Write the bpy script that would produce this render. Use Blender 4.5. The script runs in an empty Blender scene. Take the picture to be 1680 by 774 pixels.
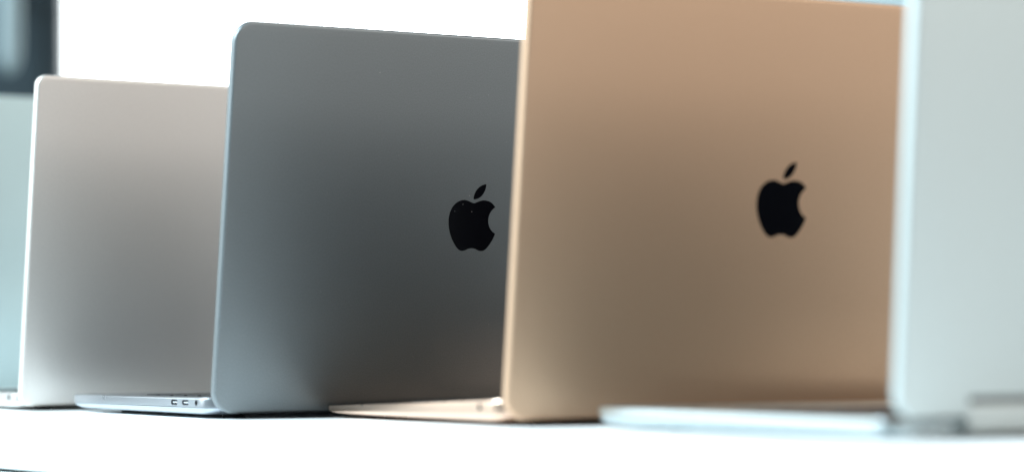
import bpy, bmesh, math, random
from mathutils import Vector, Matrix
random.seed(7)
S = bpy.context.scene
COL = S.collection
M = 0.001

# ------------------------------------------------------------------ camera
cam_d = bpy.data.cameras.new('camera')
cam = bpy.data.objects.new('camera', cam_d)
COL.objects.link(cam)
PITCH, ROLL = 0.04368, -0.00685
cp, sp, cr, sr = math.cos(PITCH), math.sin(PITCH), math.cos(ROLL), math.sin(ROLL)
fw = Vector((0, cp, sp)); u0 = Vector((0, -sp, cp)); r0 = Vector((1, 0, 0))
rt = cr * r0 + sr * u0
up = -sr * r0 + cr * u0
mw = Matrix((rt, up, -fw)).transposed().to_4x4()
mw.translation = (0, 0, 0.04033)
cam.matrix_world = mw
cam_d.sensor_fit = 'HORIZONTAL'
cam_d.sensor_width = 36.0
cam_d.lens = 36.0 * 3977.8 / 1680.0
cam_d.clip_start = 0.02
cam_d.clip_end = 60
cam_d.dof.use_dof = True
cam_d.dof.focus_distance = 1.37
cam_d.dof.aperture_fstop = 3.3
cam_d.dof.aperture_blades = 0
S.camera = cam

# ------------------------------------------------------------------ world, lamps, exposure
W = bpy.data.worlds.new('World'); S.world = W; W.use_nodes = True
W.node_tree.nodes['Background'].inputs[0].default_value = (0.80, 0.95, 0.97, 1)
W.node_tree.nodes['Background'].inputs[1].default_value = 0.13

def area(name, loc, target, sx, sy, power, col):
    d = bpy.data.lights.new(name, 'AREA'); d.shape = 'RECTANGLE'
    d.size, d.size_y, d.energy, d.color = sx, sy, power, col
    o = bpy.data.objects.new(name, d); COL.objects.link(o)
    o.location = loc
    o.rotation_euler = (Vector(target) - Vector(loc)).to_track_quat('-Z', 'Y').to_euler()
    return o
# tall windows of the room to the left of the row, an added rim fill, and soft room light from camera right
area('window_light', (-3.35, 0.40, 2.75), (-0.1, 1.2, 0.0), 2.5, 1.9, 560, (0.73, 0.91, 1.0))
area('rim_fill_light', (-2.6, 2.0, 0.75), (0.0, 1.2, 0.0), 2.0, 1.2, 24, (0.86, 0.97, 1.0))  # extra lamp added to brighten the lid rims and base sides
area('room_light', (2.0, 0.0, 1.3), (0.0, 1.2, 0.1), 2.4, 1.4, 40, (1.0, 0.96, 0.91))

S.view_settings.view_transform = 'Standard'
S.view_settings.look = 'None'
S.view_settings.exposure = 0.0
S.view_settings.gamma = 1.0
S.view_settings.use_curve_mapping = False
S.cycles.use_denoising = True
S.cycles.max_bounces = 10

# ------------------------------------------------------------------ materials
def mat(name, col, metallic=0.0, rough=0.5, grain=0.0, gscale=2600, coat=0.0, spec=None, blotch=0.0):
    m = bpy.data.materials.new(name); m.use_nodes = True
    nt = m.node_tree; b = nt.nodes['Principled BSDF']
    b.inputs['Base Color'].default_value = (*col, 1)
    b.inputs['Metallic'].default_value = metallic
    b.inputs['Roughness'].default_value = rough
    if coat: b.inputs['Coat Weight'].default_value = coat
    if spec is not None: b.inputs['Specular IOR Level'].default_value = spec
    if grain or blotch:
        tc = nt.nodes.new('ShaderNodeTexCoord')
        n = nt.nodes.new('ShaderNodeTexNoise')
        n.inputs['Scale'].default_value = gscale; n.inputs['Detail'].default_value = 1.5
        nt.links.new(tc.outputs['Object'], n.inputs['Vector'])
        mr = nt.nodes.new('ShaderNodeMapRange')
        mr.inputs['From Min'].default_value = 0.25; mr.inputs['From Max'].default_value = 0.75
        mr.inputs['To Min'].default_value = 1 - grain; mr.inputs['To Max'].default_value = 1 + grain
        nt.links.new(n.outputs['Fac'], mr.inputs['Value'])
        mul = nt.nodes.new('ShaderNodeVectorMath'); mul.operation = 'SCALE'
        mul.inputs[0].default_value = col
        nt.links.new(mr.outputs['Result'], mul.inputs['Scale'])
        nt.links.new(mul.outputs['Vector'], b.inputs['Base Color'])
        if blotch:
            n2 = nt.nodes.new('ShaderNodeTexNoise')
            n2.inputs['Scale'].default_value = 14; n2.inputs['Detail'].default_value = 3
            nt.links.new(tc.outputs['Object'], n2.inputs['Vector'])
            m2 = nt.nodes.new('ShaderNodeMapRange')
            m2.inputs['To Min'].default_value = rough - blotch; m2.inputs['To Max'].default_value = rough + blotch
            nt.links.new(n2.outputs['Fac'], m2.inputs['Value'])
            nt.links.new(m2.outputs['Result'], b.inputs['Roughness'])
    return m

def metal(name, col, rough=0.42, met=1.0):
    return mat(name, col, met, rough, grain=0.10, gscale=1500, blotch=0.03)

M_TEAL = metal('blasted aluminium cool silver', (0.58, 0.71, 0.72), 0.5)
M_PALE = metal('blasted aluminium warm silver', (0.86, 0.80, 0.755), 0.52)
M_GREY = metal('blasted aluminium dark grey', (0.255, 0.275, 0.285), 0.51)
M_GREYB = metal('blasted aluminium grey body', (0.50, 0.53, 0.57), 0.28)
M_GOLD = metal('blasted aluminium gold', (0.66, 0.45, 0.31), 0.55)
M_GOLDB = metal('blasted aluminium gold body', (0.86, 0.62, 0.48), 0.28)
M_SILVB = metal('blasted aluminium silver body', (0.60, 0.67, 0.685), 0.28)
M_PALEB = metal('blasted aluminium warm silver body', (0.90, 0.87, 0.84), 0.3)
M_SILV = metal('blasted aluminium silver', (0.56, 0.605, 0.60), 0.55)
M_GLASS = mat('black display glass', (0.006, 0.006, 0.007), 0, 0.06)
M_EMBL = mat('black polished emblem', (0.004, 0.004, 0.006), 0, 0.06, spec=0.2)
M_KEY = mat('black key plastic', (0.02, 0.021, 0.023), 0, 0.45, grain=0.05)
M_WELL = mat('dark keyboard well', (0.03, 0.03, 0.032), 0, 0.5)
M_PORT = mat('dark port lining', (0.012, 0.012, 0.016), 0, 0.5)
M_TONGUE = mat('port tongue plastic', (0.45, 0.47, 0.5), 0, 0.4)
M_FOOT = mat('black rubber', (0.015, 0.015, 0.016), 0, 0.8)
M_DUST = mat('dust speck', (0.62, 0.62, 0.6), 0, 0.9)
M_TABLE = mat('white table laminate', (0.86, 0.87, 0.87), 0, 0.42, grain=0.01, gscale=180, blotch=0.04)
M_GAP = mat('dark table gap', (0.006, 0.02, 0.017), 0, 0.6)
M_APRON = mat('white apron paint', (0.80, 0.84, 0.83), 0, 0.5, grain=0.02, gscale=60)
M_WALL = mat('pale grey wall paint', (0.42, 0.50, 0.52), 0, 0.9, grain=0.03, gscale=30)
M_FLOOR = mat('grey floor', (0.45, 0.47, 0.47), 0, 0.6, grain=0.06, gscale=20)
M_DOOR = mat('dark blue grey door paint', (0.010, 0.022, 0.029), 0, 0.5, grain=0.1, gscale=25)
M_BAR = mat('pale grey bar', (0.20, 0.25, 0.26), 0, 0.6, grain=0.04, gscale=60)
M_FRAME = mat('white window frame', (0.75, 0.80, 0.80), 0, 0.5, grain=0.02, gscale=40)
M_SKYP = bpy.data.materials.new('bright daylight pane'); M_SKYP.use_nodes = True
_b = M_SKYP.node_tree.nodes['Principled BSDF']
_b.inputs['Base Color'].default_value = (0.8, 0.8, 0.8, 1)
_b.inputs['Emission Color'].default_value = (0.93, 0.99, 1.0, 1)
_b.inputs['Emission Strength'].default_value = 6.0

# ------------------------------------------------------------------ helpers
def link(name, bm, m, parent=None, smooth=True):
    me = bpy.data.meshes.new(name)
    bmesh.ops.recalc_face_normals(bm, faces=bm.faces)
    bm.to_mesh(me); bm.free()
    if smooth:
        for p in me.polygons: p.use_smooth = True
        me.set_sharp_from_angle(angle=math.radians(32))
    me.materials.append(m)
    o = bpy.data.objects.new(name, me); COL.objects.link(o)
    if parent: o.parent = parent
    return o

def tag(o, label, cat, group=None):
    o['label'] = label; o['category'] = cat
    if group: o['group'] = group

def rr(x0, x1, y0, y1, r, n=8):
    """rounded rectangle outline, counter clockwise"""
    r = max(r, 0.0001)
    pts = []
    for cx, cy, a0 in ((x1 - r, y0 + r, -90), (x1 - r, y1 - r, 0), (x0 + r, y1 - r, 90), (x0 + r, y0 + r, 180)):
        for i in range(n + 1):
            a = math.radians(a0 + 90 * i / n)
            pts.append((cx + r * math.cos(a), cy + r * math.sin(a)))
    return pts

def loft(rings, cap=True):
    """rings: lists of (x,y,z) of equal length, in mm"""
    bm = bmesh.new(); vs = []
    for ring in rings:
        vs.append([bm.verts.new((x * M, y * M, z * M)) for x, y, z in ring])
    n = len(rings[0])
    for a, b in zip(vs, vs[1:]):
        for i in range(n):
            bm.faces.new((a[i], a[(i + 1) % n], b[(i + 1) % n], b[i]))
    if cap:
        bm.faces.new(vs[0][::-1]); bm.faces.new(vs[-1])
    return bm

def box_bm(x0, x1, y0, y1, z0, z1, bev=0.0, seg=2):
    bm = bmesh.new()
    bmesh.ops.create_cube(bm, size=1)
    for v in bm.verts:
        v.co = Vector(((x0 + x1) / 2 + v.co.x * (x1 - x0), (y0 + y1) / 2 + v.co.y * (y1 - y0), (z0 + z1) / 2 + v.co.z * (z1 - z0))) * M
    if bev:
        bmesh.ops.bevel(bm, geom=bm.edges[:], offset=bev * M, segments=seg, profile=0.5, affect='EDGES')
    return bm

def carve(o, cutters):
    """cut real openings into a mesh"""
    tmp = []
    for bm in cutters:
        c = link('cutter', bm, M_PORT, None, False); c.parent = o.parent; c.matrix_basis = o.matrix_basis.copy() if c.get('lid') else Matrix()
        tmp.append(c)
        md = o.modifiers.new('cut', 'BOOLEAN'); md.operation = 'DIFFERENCE'; md.object = c; md.solver = 'EXACT'
    bpy.context.view_layer.update()
    dg = bpy.context.evaluated_depsgraph_get()
    me = bpy.data.meshes.new_from_object(o.evaluated_get(dg))
    o.modifiers.clear()
    old = o.data; o.data = me; me.name = o.name
    for c in tmp:
        d = c.data; bpy.data.objects.remove(c); bpy.data.meshes.remove(d)
    me.set_sharp_from_angle(angle=math.radians(32))

# ------------------------------------------------------------------ emblem outline (bitten fruit with a leaf), cubic curves in a 24-unit box
def cubic(p0, p1, p2, p3, n=9):
    out = []
    for i in range(1, n + 1):
        t = i / n; s = 1 - t
        out.append(tuple(s**3 * a + 3 * s * s * t * b + 3 * s * t * t * c + t**3 * d for a, b, c, d in zip(p0, p1, p2, p3)))
    return out
def path(start, segs):
    pts = [start]; cur = start
    for s in segs:
        q = [(cur[0] + s[k], cur[1] + s[k + 1]) for k in (0, 2, 4)]
        pts += cubic(cur, *q); cur = q[2]
    return pts
FRUIT = path((12.152, 6.896), [(-.948, 0, -2.415, -1.078, -3.96, -1.04), (-2.04, .027, -3.91, 1.183, -4.961, 3.014),
    (-2.117, 3.675, -.546, 9.103, 1.519, 12.09), (1.013, 1.454, 2.208, 3.09, 3.792, 3.039), (1.52, -.065, 2.09, -.987, 3.935, -.987),
    (1.831, 0, 2.35, .987, 3.96, .948), (1.637, -.026, 2.676, -1.48, 3.676, -2.948), (1.156, -1.688, 1.636, -3.325, 1.662, -3.415),
    (-.039, -.013, -3.182, -1.221, -3.22, -4.857), (-.026, -3.04, 2.48, -4.494, 2.597, -4.559), (-1.429, -2.09, -3.623, -2.324, -4.39, -2.376),
    (-2, -.156, -3.675, 1.09, -4.61, 1.09)])
LEAF = path((15.53, 3.83), [(.843, -1.012, 1.4, -2.427, 1.245, -3.83), (-1.207, .052, -2.662, .805, -3.532, 1.818),
    (-.78, .896, -1.454, 2.338, -1.273, 3.714), (1.338, .104, 2.715, -.688, 3.559, -1.701)])

def emblem_bm(cx, cy, h):
    bm = bmesh.new()
    k = h / 24.0
    for poly in (FRUIT, LEAF):
        pts = []
        for x, y in poly:
            p = (cx + (x - 12.0) * k, cy + (12.0 - y) * k)
            if not pts or math.hypot(p[0] - pts[-1][0], p[1] - pts[-1][1]) > 0.02: pts.append(p)
        if math.hypot(pts[0][0] - pts[-1][0], pts[0][1] - pts[-1][1]) < 0.05: pts.pop()
        bot = [bm.verts.new((x * M, y * M, -0.00005)) for x, y in pts]
        top = [bm.verts.new((x * M, y * M, 0.00006)) for x, y in pts]
        n = len(pts)
        for i in range(n): bm.faces.new((bot[i], bot[(i + 1) % n], top[(i + 1) % n], top[i]))
        f = bm.faces.new(top); f.normal_update()
        bmesh.ops.triangulate(bm, faces=[f])
    return bm

# ------------------------------------------------------------------ laptop
ROWS = [  # key widths of each row, back to front, in key units
    (0.5, [1.0] * 14), (1, [1.0] * 13 + [1.5]), (1, [1.5] + [1.0] * 13), (1, [1.75] + [1.0] * 11 + [1.75]),
    (1, [2.25] + [1.0] * 10 + [2.25]), (1, [1, 1, 1, 1.25, 5, 1.25, 1, 1, 1, 1])]
KEY_MESH = {}
def key_mesh(w, d):
    k = (round(w, 1), round(d, 1))
    if k not in KEY_MESH:
        o = rr(-w / 2, w / 2, -d / 2, d / 2, 1.4, 2)
        i = rr(-w / 2 + .25, w / 2 - .25, -d / 2 + .25, d / 2 - .25, 1.2, 2)
        bm = loft([[(x, y, 0) for x, y in o], [(x, y, .55) for x, y in o], [(x, y, .75) for x, y in i]])
        t = link('key', bm, M_KEY)
        KEY_MESH[k] = t.data; bpy.data.objects.remove(t)
    return KEY_MESH[k]

def laptop(X, Y, yaw, tau, sz, mlid, mbody, label, h_rear, h_front, depth, lid_z=3.0, r=11.0, ports=(), emblem=None,
           notch=0.0, rear=2.0, boxy=False, lid_len=None, t=5.0):
    wd = 304.1 * sz
    L = lid_len or 212.4 * sz * 0.985
    root = bpy.data.objects.new('laptop', None); COL.objects.link(root)
    root.location = (X, Y, 0); root.rotation_euler = (0, 0, yaw)
    tag(root, label, 'laptop', 'open laptops in a row on the white table')
    y0 = t + 0.6                     # rear of the base, just inside the lid
    y1 = depth
    def H(y): return h_rear + (h_front - h_rear) * (y - y0) / (y1 - y0)
    def ring(inset, frac, zmin=1.9, front=2.2, back=None):
        back = rear if back is None else back
        f = inset * front
        pts = rr(inset, wd - inset, y0 + inset * back, y1 - f, r, 8)
        return [(x, y, zmin + (H(y) - zmin) * frac) for x, y in pts]
    # upper body of the base
    rings = [ring(.5, .44, front=1, back=.8), ring(0, .46, front=1, back=.8), ring(0, .90, front=1, back=.8), ring(.12, .96, front=1, back=.8), ring(.45, 1.0, front=1, back=.8)]
    base = link('base', loft(rings), mbody, root)
    cuts = []
    zr = lambda y, fr: 1.9 + (H(y) - 1.9) * fr
    for kind, yy in ports:
        if kind == 'jack':
            yy, hw, hh = yy, 1.75, 1.75
        else:
            hw, hh = 4.4, 1.45
        zc = zr(yy, .70)
        o = [(y, z) for y, z in rr(yy - hw, yy + hw, zc - hh, zc + hh, min(hw, hh) * .98, 6)]
        cuts.append(loft([[(-2, y, z) for y, z in o], [(7, y, z) for y, z in o]]))
    if cuts: carve(base, cuts)
    for kind, yy in ports:
        hw, hh = (1.75, 1.75) if kind == 'jack' else (4.4, 1.45)
        zc = zr(yy, .70)
        nm = 'headphone_socket' if kind == 'jack' else 'charging_port'
        o = rr(yy - hw + .02, yy + hw - .02, zc - hh + .02, zc + hh - .02, min(hw, hh) * .97, 6)
        i = rr(yy - hw + .35, yy + hw - .35, zc - hh + .35, zc + hh - .35, min(hw, hh) * .75, 6)
        bm = loft([[(6.5, y, z) for y, z in o], [(.12, y, z) for y, z in o], [(.12, y, z) for y, z in i], [(6, y, z) for y, z in i]], cap=False)
        bm.faces.new([bm.verts.new((.0062, y * M, z * M)) for y, z in o])
        n0 = len(bm.faces)
        if kind != 'jack':      # the contact tongue inside the socket
            c = rr(yy - 3.1, yy + 3.1, zc - .38, zc + .38, .3, 2)
            bm2 = loft([[(.5, y, z) for y, z in c], [(6, y, z) for y, z in c]])
            me2 = bpy.data.meshes.new('t'); bm2.to_mesh(me2); bm2.free(); bm.from_mesh(me2); bpy.data.meshes.remove(me2)
        bm.faces.ensure_lookup_table()
        for f_ in bm.faces[n0:]: f_.material_index = 1
        pt = link(nm, bm, M_PORT, base); pt.data.materials.append(M_TONGUE)
    # bottom cover with a fine seam above it
    rb = [ring(.35, .425), ring(.35, .40), ring(.9, .28), ring(2.4, .15), ring(5.0, .05), ring(10.0, 0.0)]
    if boxy: rb = [ring(.35, .425), ring(.35, .16, front=6), ring(.8, .06, front=12), ring(1.8, 0, front=14)]
    cover = link('bottom_cover', loft(rb), mbody, root)
    for fx, fy in ((24, 26), (wd - 24, 26), (24, y1 - 42), (wd - 24, y1 - 42)):
        c = rr(fx - 6, fx + 6, fy - 6, fy + 6, 5.9, 5)
        link('foot', loft([[(x, y, 0.0) for x, y in c], [(x, y, 1.95) for x, y in c]]), M_FOOT, root)
    # deck: keyboard well, keys, trackpad
    tilt = math.atan2(h_front - h_rear, y1 - y0)
    deck = bpy.data.objects.new('tmp', None)
    pitch = 19.05 * sz; kx0 = (wd - 14.5 * pitch) / 2; ky0 = y0 + 18
    def slab(name, x0, x1, ya, yb, z0, z1, rad, m):
        c = rr(x0, x1, ya, yb, rad, 4)
        return link(name, loft([[(x, y, H(y) + z0) for x, y in c], [(x, y, H(y) + z1) for x, y in c]]), m, root)
    well = slab('keyboard_well', kx0 - 2.5, kx0 + 14.5 * pitch + 2.5, ky0 - 2.5, ky0 + 5.5 * pitch + 2.5, -.3, .06, 3, M_WELL)
    yy = ky0
    for rowh, widths in ROWS:
        d = rowh * pitch
        tot = sum(widths); xx = kx0; sc = 14.5 / tot
        for w in widths:
            ww = w * sc * pitch
            k = bpy.data.objects.new('key', key_mesh(ww - 2.4, d - 2.4)); COL.objects.link(k)
            k.parent = well
            ky = yy + d / 2
            k.location = ((xx + ww / 2) * M, ky * M, (H(ky) + .07) * M); k.rotation_euler = (tilt, 0, 0)
            xx += ww
        yy += d
    slab('trackpad', wd / 2 - 62, wd / 2 + 62, ky0 + 5.5 * pitch + 8, y1 - 8, -.3, .05, 4, mbody)
    bpy.data.objects.remove(deck)
    # hinge barrel between base and lid
    if notch:
        hb = rr(0.2, y0 + 3.2, 3.0, 14.4, 1.2, 5)
        link('hinge_cover', loft([[(x, y, z) for y, z in hb] for x in (notch + .8, wd - notch - .8)]), mlid, root)
        hb = rr(.9, y0 + 2.6, 13.9, 19.0, .6, 3)
        link('hinge', loft([[(x, y, z) for y, z in hb] for x in (notch + 1.2, wd - notch - 1.2)]), M_WELL, root)  # dark bar filling the slot, its shade put into the colour
        for xa, xb in ((9, notch), (wd - notch, wd - 9)):
            link('gap_shade', box_bm(xa, xb, 1.2, y0 + 1.5, h_rear - .75, lid_z - .05, bev=.2), M_WELL, root)  # dark strips added for the shade in the gap under the lid corners
    else:
        n = 14
        cx, cz, rad = y0 + .1, h_rear - .2, 3.0
        cyl = [(cx + rad * math.cos(2 * math.pi * i / n), cz + rad * math.sin(2 * math.pi * i / n)) for i in range(n)]
        link('hinge', loft([[(x, y, z) for y, z in cyl] for x in (wd * .12, wd * .88)]), M_WELL, root)
    # lid: x across, y up the lid, z outwards (back face at z = 0)
    def lr(inset, z): return [(x, y, z) for x, y in rr(inset, wd - inset, inset, L - inset, r - inset, 14)]
    R_ = 1.5
    rings = [lr(.4, -t), lr(.1, -t + .15), lr(0, -t + .5), lr(0, -R_)]
    for i in range(1, 8):
        a = math.radians(90 * i / 7)
        rings.append(lr(R_ * 1.1 * (1 - math.cos(a)), -R_ * (1 - math.sin(a))))
    lid = link('lid', loft(rings), mlid, root)
    lid.location = (0, 0, lid_z * M); lid.rotation_euler = (math.pi / 2 + tau, 0, 0)
    if notch:
        c = link('cutter', loft([[(x, y, z) for x, y in rr(notch, wd - notch, -10, 17.2 - lid_z, 1.0, 3)] for z in (-t - 2, 3)]), M_PORT, root)
        c.location = lid.location; c.rotation_euler = lid.rotation_euler
        md = lid.modifiers.new('cut', 'BOOLEAN'); md.object = c; md.operation = 'DIFFERENCE'; md.solver = 'EXACT'
        bpy.context.view_layer.update()
        me = bpy.data.meshes.new_from_object(lid.evaluated_get(bpy.context.evaluated_depsgraph_get()))
        lid.modifiers.clear(); lid.data = me; me.name = 'lid'
        d = c.data; bpy.data.objects.remove(c); bpy.data.meshes.remove(d)
        me.set_sharp_from_angle(angle=math.radians(32))
    s = rr(2, wd - 2, max(14.0, 17.5 - lid_z + 2), L - 2, r - 2, 6)
    link('screen', loft([[(x, y, -t + .2) for x, y in s], [(x, y, -t - .25) for x, y in s]]), M_GLASS, lid)
    if emblem:
        cy, eh = emblem
        link('emblem', emblem_bm(wd / 2, cy, eh), M_EMBL, lid, False)
    return root, lid, wd, L

laptop(-.519, 1.809, .54574, .10, 1.10, M_TEAL, M_TEAL,
       'cool silver laptop cut off by the left edge, farthest of the row', 10.8, 9.8, 208)
laptop(-.30330, 1.49460, .55544, .14468, .9732, M_PALE, M_PALEB,
       'pale warm silver laptop, second from left, its plain lid half hidden', 11.0, 10.0, 206, r=6.5, ports=(('jack', 20.0),))
_, lid3, w3, L3 = laptop(-.16057, 1.29972, .54886, .14123, 1.0053, M_GREY, M_GREYB,
       'dark grey laptop with a sharp black fruit emblem and two small ports in its side', 11.6, 10.4, 212,
       ports=(('jack', 22.0), ('usb', 36.5), ('usb', 51.5)), emblem=(.5093 * 213.5, 38.0), r=12.0)
laptop(-.00337, 1.15108, .52008, .12377, 1.0034, M_GOLD, M_GOLDB,
       'gold laptop with a slightly blurred black fruit emblem and wedge shaped base', 13.0, 6.4, 203.5,
       ports=(('jack', 26.0),), emblem=(.5093 * 213.1, 38.0))
laptop(.15150, .95500, .55018, .08347, 1.0007, M_SILV, M_SILVB,
       'strongly blurred silver laptop cut off by the right edge, nearest the camera', 8.4, 9.9, 220,
       lid_z=8.7, notch=36.0, rear=.6, boxy=True, r=10.0)

# a few specks of dust caught on the dark grey lid
bm = bmesh.new()
for (x, y, s) in ((88, 187, .22), (146, 176, .18), (158, 178, .16), (120, 30, .2), (143, 70, .15), (168, 48, .2), (60, 120, .14),
                  (150, 121, .28), (146, 116, .2), (152, 112, .22), (141, 112, .16), (172, 152, .16), (103, 142, .15), (178, 36, .18), (60, 66, .14)):
    m_ = Matrix.Translation((x * M, y * M, .0001)) @ Matrix.Diagonal((s * M, s * M * .8, .00008, 1))
    bmesh.ops.create_icosphere(bm, subdivisions=1, radius=1, matrix=m_)
d = link('dust', bm, M_DUST, lid3); d['kind'] = 'stuff'

# ------------------------------------------------------------------ table
EA = math.radians(-52.33)
ex = Vector((math.cos(EA), math.sin(EA), 0))
table = bpy.data.objects.new('table', None); COL.objects.link(table)
table.location = (-.2736, 1.29585, 0); table.rotation_euler = (0, 0, EA)
tag(table, 'long white table under the row of laptops, with a dark line below its top', 'table')
link('tabletop', box_bm(-1400, 1400, 0, 800, -25, 0, bev=1.2, seg=3), M_TABLE, table)
link('shadow_gap', box_bm(-1390, 1390, 5, 790, -27.0, -25.01), M_GAP, table, False)
link('apron', box_bm(-1400, 1400, 1.0, 799, -110, -27.01, bev=.8), M_APRON, table)
for lx in (-1380, 1310):
    for ly in (12, 718):
        link('leg', box_bm(lx, lx + 70, ly, ly + 70, -750, -110.01, bev=2), M_APRON, table)

# ------------------------------------------------------------------ room behind
def struct(name, bm, m):
    o = link(name, bm, m, None, False); o['kind'] = 'structure'; return o
struct('floor', box_bm(-4000, 4000, -2500, 3600, -800, -750), M_FLOOR)
WY = 3300
struct('back_wall', box_bm(330, 4000, WY, WY + 200, -750, 2200), M_WALL)
win = bpy.data.objects.new('window', None); COL.objects.link(win); win.location = (-.16, WY * M, .7)
tag(win, 'large overexposed white window behind the laptops', 'window')
link('pane', box_bm(-560, 430, 60, 70, -1000, 1200), M_SKYP, win, False)
fr = bmesh.new()
for a in ((-600, -560), (390, 429)):
    b2 = box_bm(a[0], a[1], 0, 58, -1000, 1200); me = bpy.data.meshes.new('t'); b2.to_mesh(me); fr.from_mesh(me); b2.free(); bpy.data.meshes.remove(me)
link('frame', fr, M_FRAME, win, False)
door = bpy.data.objects.new('door', None); COL.objects.link(door); door.location = (-.567, 3.05, -.75)
tag(door, 'dark blurred door leaf beside the bright window, with an upright pale grey bar', 'door')
link('door_leaf', box_bm(-900, 0, 0, 45, 0, 2100, bev=3), M_DOOR, door)
hr = []
for z, q in ((1128, 2), (1131, 6), (1138, 10), (1148, 13), (1160, 14), (1690, 14), (1700, 10)):
    hr.append([(-57 + q * math.cos(2 * math.pi * i / 16), -45 + q * math.sin(2 * math.pi * i / 16), z) for i in range(16)])
link('handle', loft(hr), M_BAR, door)
for z in (1230, 1620):
    link('handle_mount', box_bm(-62, -52, -36, 1, z - 6, z + 6, bev=1), M_BAR, door)
